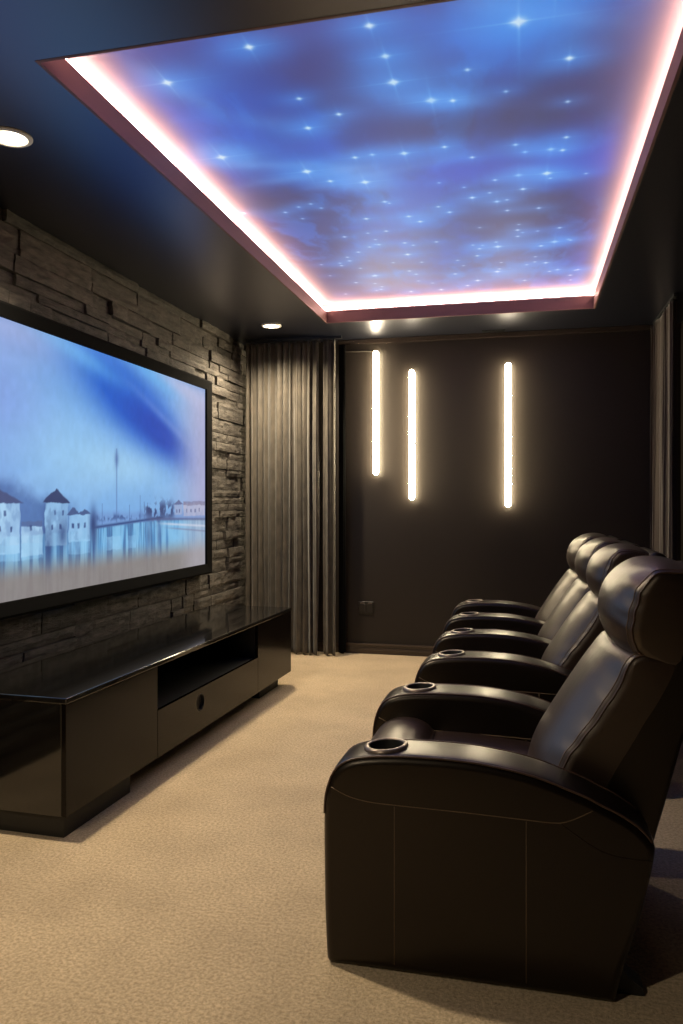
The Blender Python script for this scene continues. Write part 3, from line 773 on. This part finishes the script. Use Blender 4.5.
def boolean_cut(o, cutter):
    md = o.modifiers.new('cut', 'BOOLEAN'); md.operation = 'DIFFERENCE'; md.object = cutter; md.solver = 'EXACT'
    dg = bpy.context.evaluated_depsgraph_get()
    me = bpy.data.meshes.new_from_object(o.evaluated_get(dg))
    o.modifiers.clear(); old = o.data; o.data = me; bpy.data.meshes.remove(old)
    cm = cutter.data; bpy.data.objects.remove(cutter); bpy.data.meshes.remove(cm)

_arm = {}
def keep(o):
    me = o.data; bpy.data.objects.remove(o); return me
def arm_part(parent, yc):
    """one armrest (with its piping, stitching and cup holder) centred at yc; meshes shared between arms"""
    if not _arm:
        pad = Pad(ARM, -AW/2, AW/2, r=0.022, crown=0.004, n=150)
        a = obj('armrest', pad.build(8), M['leather'], smooth=True)
        cut = obj('cutter', lathe([(0, -0.075), (0.050, -0.075), (0.050, 0.03), (0, 0.03)], 40, mtx=Matrix.Translation((CUPX, 0, CUPZ))), M['leather'])
        boolean_cut(a, cut); sharp(a, 50)
        _arm['a'] = a.data; bpy.data.objects.remove(a)
        for s in (-1, 1):
            pts = pad.seam(s*(AW/2-0.010), lambda p: p.y > 0.40, 0.002)
            _arm['p', s] = keep(obj('piping', tube(pts, 0.0030, 6), M['piping'], smooth=True))
            ys = s*(AW/2+0.0004)
            up = [(p.x, ys, p.y) for p in resample(UPPER, 50, False)][1:-2]
            _arm['u', s] = keep(obj('stitching', tube(up, 0.0013, 6), M['stitch'], smooth=True))
            for k, (xx, zt) in enumerate(((-0.337, 0.449), (0.003, 0.442))):
                _arm['v', s, k] = keep(obj('stitching', tube([(xx, ys, 0.026), (xx, ys, 0.2), (xx, ys, zt-0.004)], 0.0011, 6), M['stitch'], smooth=True))
            _arm['l', s] = keep(obj('panel_seam', tube([(p.x, s*(AW/2-0.0005), p.y) for p in resample(LOWER, 30, False)], 0.0018, 6), M['leather'], smooth=True))
        tl = Matrix.Translation((CUPX, 0, CUPZ+0.003)) @ Matrix.Rotation(math.radians(-5.0), 4, 'Y')
        o = obj('cup_holder', lathe([(0.047, -0.002), (0.0475, 0.003), (0.050, 0.0055), (0.056, 0.0055), (0.0605, 0.003), (0.062, -0.004)], 48, mtx=tl), M['cup_ring'], smooth=True)
        _arm['c'] = o.data; bpy.data.objects.remove(o)
        o = obj('cup_well', lathe([(0.0475, 0.003), (0.046, -0.002), (0.045, -0.062), (0.040, -0.070), (0, -0.070)], 48, mtx=tl), M['black_plastic'], smooth=True)
        _arm['w'] = o.data; bpy.data.objects.remove(o)
    def put(nm, key, par, loc):
        o = bpy.data.objects.new(nm, _arm[key]); C.objects.link(o); o.parent = par; o.location = loc; return o
    a = put('armrest', 'a', parent, (0, yc, 0))
    for s in (-1, 1):
        put('piping', ('p', s), a, (0, 0, 0)); put('panel_seam', ('l', s), a, (0, 0, 0))
        put('stitching', ('u', s), a, (0, 0, 0))
        for k in (0, 1): put('stitching', ('v', s, k), a, (0, 0, 0))
    put('cup_holder', 'c', a, (0, 0, 0)); put('cup_well', 'w', a, (0, 0, 0))

HEAD = [(0.275, 0.822), (0.238, 0.860), (0.219, 0.915), (0.223, 0.970), (0.246, 1.022), (0.290, 1.060), (0.345, 1.083), (0.405, 1.086), (0.455, 1.070), (0.495, 1.035),
        (0.505, 0.98), (0.485, 0.90), (0.445, 0.82), (0.39, 0.775), (0.325, 0.785)]
BACK = [(0.005, 0.42), (0.012, 0.48), (0.034, 0.54), (0.068, 0.60), (0.112, 0.675), (0.158, 0.748), (0.200, 0.808), (0.232, 0.845), (0.268, 0.852), (0.318, 0.842), (0.375, 0.80),
        (0.355, 0.72), (0.305, 0.63), (0.250, 0.53), (0.200, 0.44), (0.13, 0.40), (0.05, 0.395)]
SHELL = [(0.165, 0.36), (0.178, 0.43), (0.212, 0.502), (0.258, 0.592), (0.306, 0.684), (0.367, 0.794), (0.398, 0.875), (0.420, 0.96), (0.446, 1.03), (0.485, 1.062), (0.525, 1.052),
         (0.545, 1.01), (0.530, 0.93), (0.497, 0.83), (0.455, 0.73), (0.410, 0.622), (0.375, 0.49), (0.348, 0.39), (0.322, 0.31), (0.27, 0.27), (0.20, 0.29)]
HEAD_E = [(0.300, 0.838), (0.280, 0.866), (0.279, 0.905), (0.285, 0.950), (0.297, 1.000), (0.315, 1.045), (0.348, 1.070), (0.405, 1.072), (0.450, 1.056), (0.485, 1.025),
          (0.495, 0.98), (0.478, 0.90), (0.44, 0.83), (0.39, 0.80), (0.335, 0.812)]
BACK_E = [(0.075, 0.43), (0.086, 0.49), (0.109, 0.545), (0.140, 0.592), (0.182, 0.648), (0.220, 0.708), (0.247, 0.758), (0.270, 0.812), (0.295, 0.842), (0.345, 0.850), (0.405, 0.825),
          (0.375, 0.72), (0.320, 0.63), (0.262, 0.53), (0.205, 0.44), (0.15, 0.40), (0.095, 0.40)]
SEAT = [(-0.455, 0.345), (-0.498, 0.375), (-0.516, 0.43), (-0.508, 0.49), (-0.470, 0.527), (-0.420, 0.543), (-0.365, 0.540), (-0.325, 0.522), (-0.303, 0.500), (-0.27, 0.503), (-0.18, 0.502), (-0.05, 0.492), (0.05, 0.478), (0.085, 0.44), (0.07, 0.38), (0.0, 0.345), (-0.2, 0.34)]
FOOT = [(-0.500, 0.045), (-0.514, 0.07), (-0.520, 0.20), (-0.518, 0.32), (-0.50, 0.352), (-0.475, 0.345), (-0.465, 0.30), (-0.465, 0.10), (-0.475, 0.05)]

SEAT = [(x, z-0.042) for x, z in SEAT]
def tilt0(pts, deg, ox=0.05, oz=0.45):
    a = math.radians(deg); c, s = math.cos(a), math.sin(a)
    return [(ox+(x-ox)*c+(z-oz)*s, oz-(x-ox)*s+(z-oz)*c) for x, z in pts]

def recliner(x, yc, ih, arms, deg, zs, seed, label):
    tilt = lambda pts, d: tilt0([(px, 0.45+(pz-0.45)*zs) for px, pz in pts], d)
    t = empty('recliner', (x, yc, 0), 0, label, 'recliner', 'leather cinema recliners in a row')
    for a in arms: arm_part(t, a*(ih+AW/2+0.001))
    e = ih-0.001
    seat = Pad(SEAT, -e, e, r=0.03, crown=0.004, n=96)
    so = obj('seat', seat.build(), M['leather_soft'], t, smooth=True)
    obj('piping', tube(seat.seam(0, lambda p: False) if False else [(-0.303, q*0.05*ih/0.26*1.0, 0.4585) for q in range(-4, 5)], 0.002, 6), M['leather'], so, smooth=True)
    obj('footrest', Pad(FOOT, -e, e, r=0.015, n=60).build(), M['leather'], t, smooth=True)
    back = Pad(tilt(BACK, deg), -e, e, r=0.022, crown=0.004, wrinkle=0.002, seed=seed, edge=tilt(BACK_E, deg))
    bo = obj('backrest', back.build(18), M['leather_soft'], t, smooth=True)
    rb = range(8, 74)
    for s in (-1, 1):
        ys = s*(e-0.008)
        obj('piping', tube([back.point(i, ys, 0.0012) for i in rb], 0.0030, 6), M['piping'], bo, smooth=True)
        obj('stitching', tube([back.point(i, ys-s*0.012, 0.0004) for i in rb], 0.0013, 6), M['stitch'], bo, smooth=True)
    head = Pad(tilt(HEAD, deg), -e, e, r=0.024, crown=0.004, wrinkle=0.005, seed=seed+5, edge=tilt(HEAD_E, deg), power=2.8)
    ho = obj('headrest', head.build(20), M['leather_soft'], t, smooth=True)
    best = range(0, 76)
    for s in (-1, 1):
        ys = s*(e-0.008)
        obj('piping', tube([head.point(i, ys, 0.0015) for i in best], 0.0032, 6), M['piping'], ho, smooth=True)
        obj('stitching', tube([head.point(i, ys-s*0.013, 0.0006) for i in best], 0.0013, 6), M['stitch'], ho, smooth=True)
    obj('back_shell', Pad(tilt(SHELL, deg), -e, e, r=0.016, n=110).build(), M['leather'], t, smooth=True)
    obj('base_frame', boxes((-0.44, 0.16, -e+0.02, e-0.02, 0.04, 0.34), (0.16, 0.27, -e+0.03, e-0.03, 0.20, 0.30)), M['black_plastic'], t, bevel=0.008)
    # rear feet: low curved runners that stick out behind the side panels
    for s in (-1, 1):
        if s in arms:
            yy = s*(ih+AW/2)
            ft = resample([(0.15, 0.0), (0.21, 0.10), (0.235, 0.105), (0.245, 0.06), (0.262, 0.038), (0.287, 0.022), (0.292, 0.006), (0.283, 0.0)], 40, True)
            bm = bmesh.new(); A = [bm.verts.new((p.x, yy-0.03, max(p.y, 0))) for p in ft]; B = [bm.verts.new((p.x, yy+0.03, max(p.y, 0))) for p in ft]
            for k in range(40): bm.faces.new((A[k], A[(k+1) % 40], B[(k+1) % 40], B[k]))
            bm.faces.new(A[::-1]); bm.faces.new(B)
            obj('foot', bm, M['black_plastic'], t)
    for q in (-0.38, 0.08):
        for s in (-1, 1):
            obj('foot', lathe([(0, 0), (0.022, 0), (0.025, 0.005), (0.025, 0.04), (0, 0.04)], 20, mtx=Matrix.Translation((q, s*(e-0.06), 0))), M['black_plastic'], t)
    # recline mechanism under the back
    for s in (-1, 1):
        q = s*(e-0.05)
        obj('recline_lever', tube([(0.14, q, 0.10), (0.25, q, 0.16), (0.30, q, 0.13)], 0.014, 8), M['black_plastic'], t, smooth=True)
    return t

P2 = 0.625; ihB = (P2-AW-0.002)/2
recliner(0.0, 2.4525, (0.695-AW-0.002)/2, (-1, 1), 0.0, 1.0, 1, 'nearest dark brown leather recliner, standing upright at the front of the row')
recliner(0.055, 3.7775, ihB, (-1, 1), 0.8, 0.966, 2, 'second nearest dark brown leather recliner, past the gap behind the nearest one')
recliner(0.045, 3.7775+P2, ihB, (1,), 0.3, 0.964, 3, 'second farthest brown leather recliner, between two others in the joined trio')
recliner(0.036, 3.7775+2*P2, ihB, (1,), 0.0, 0.962, 4, 'farthest brown leather recliner, last in the row towards the back wall')
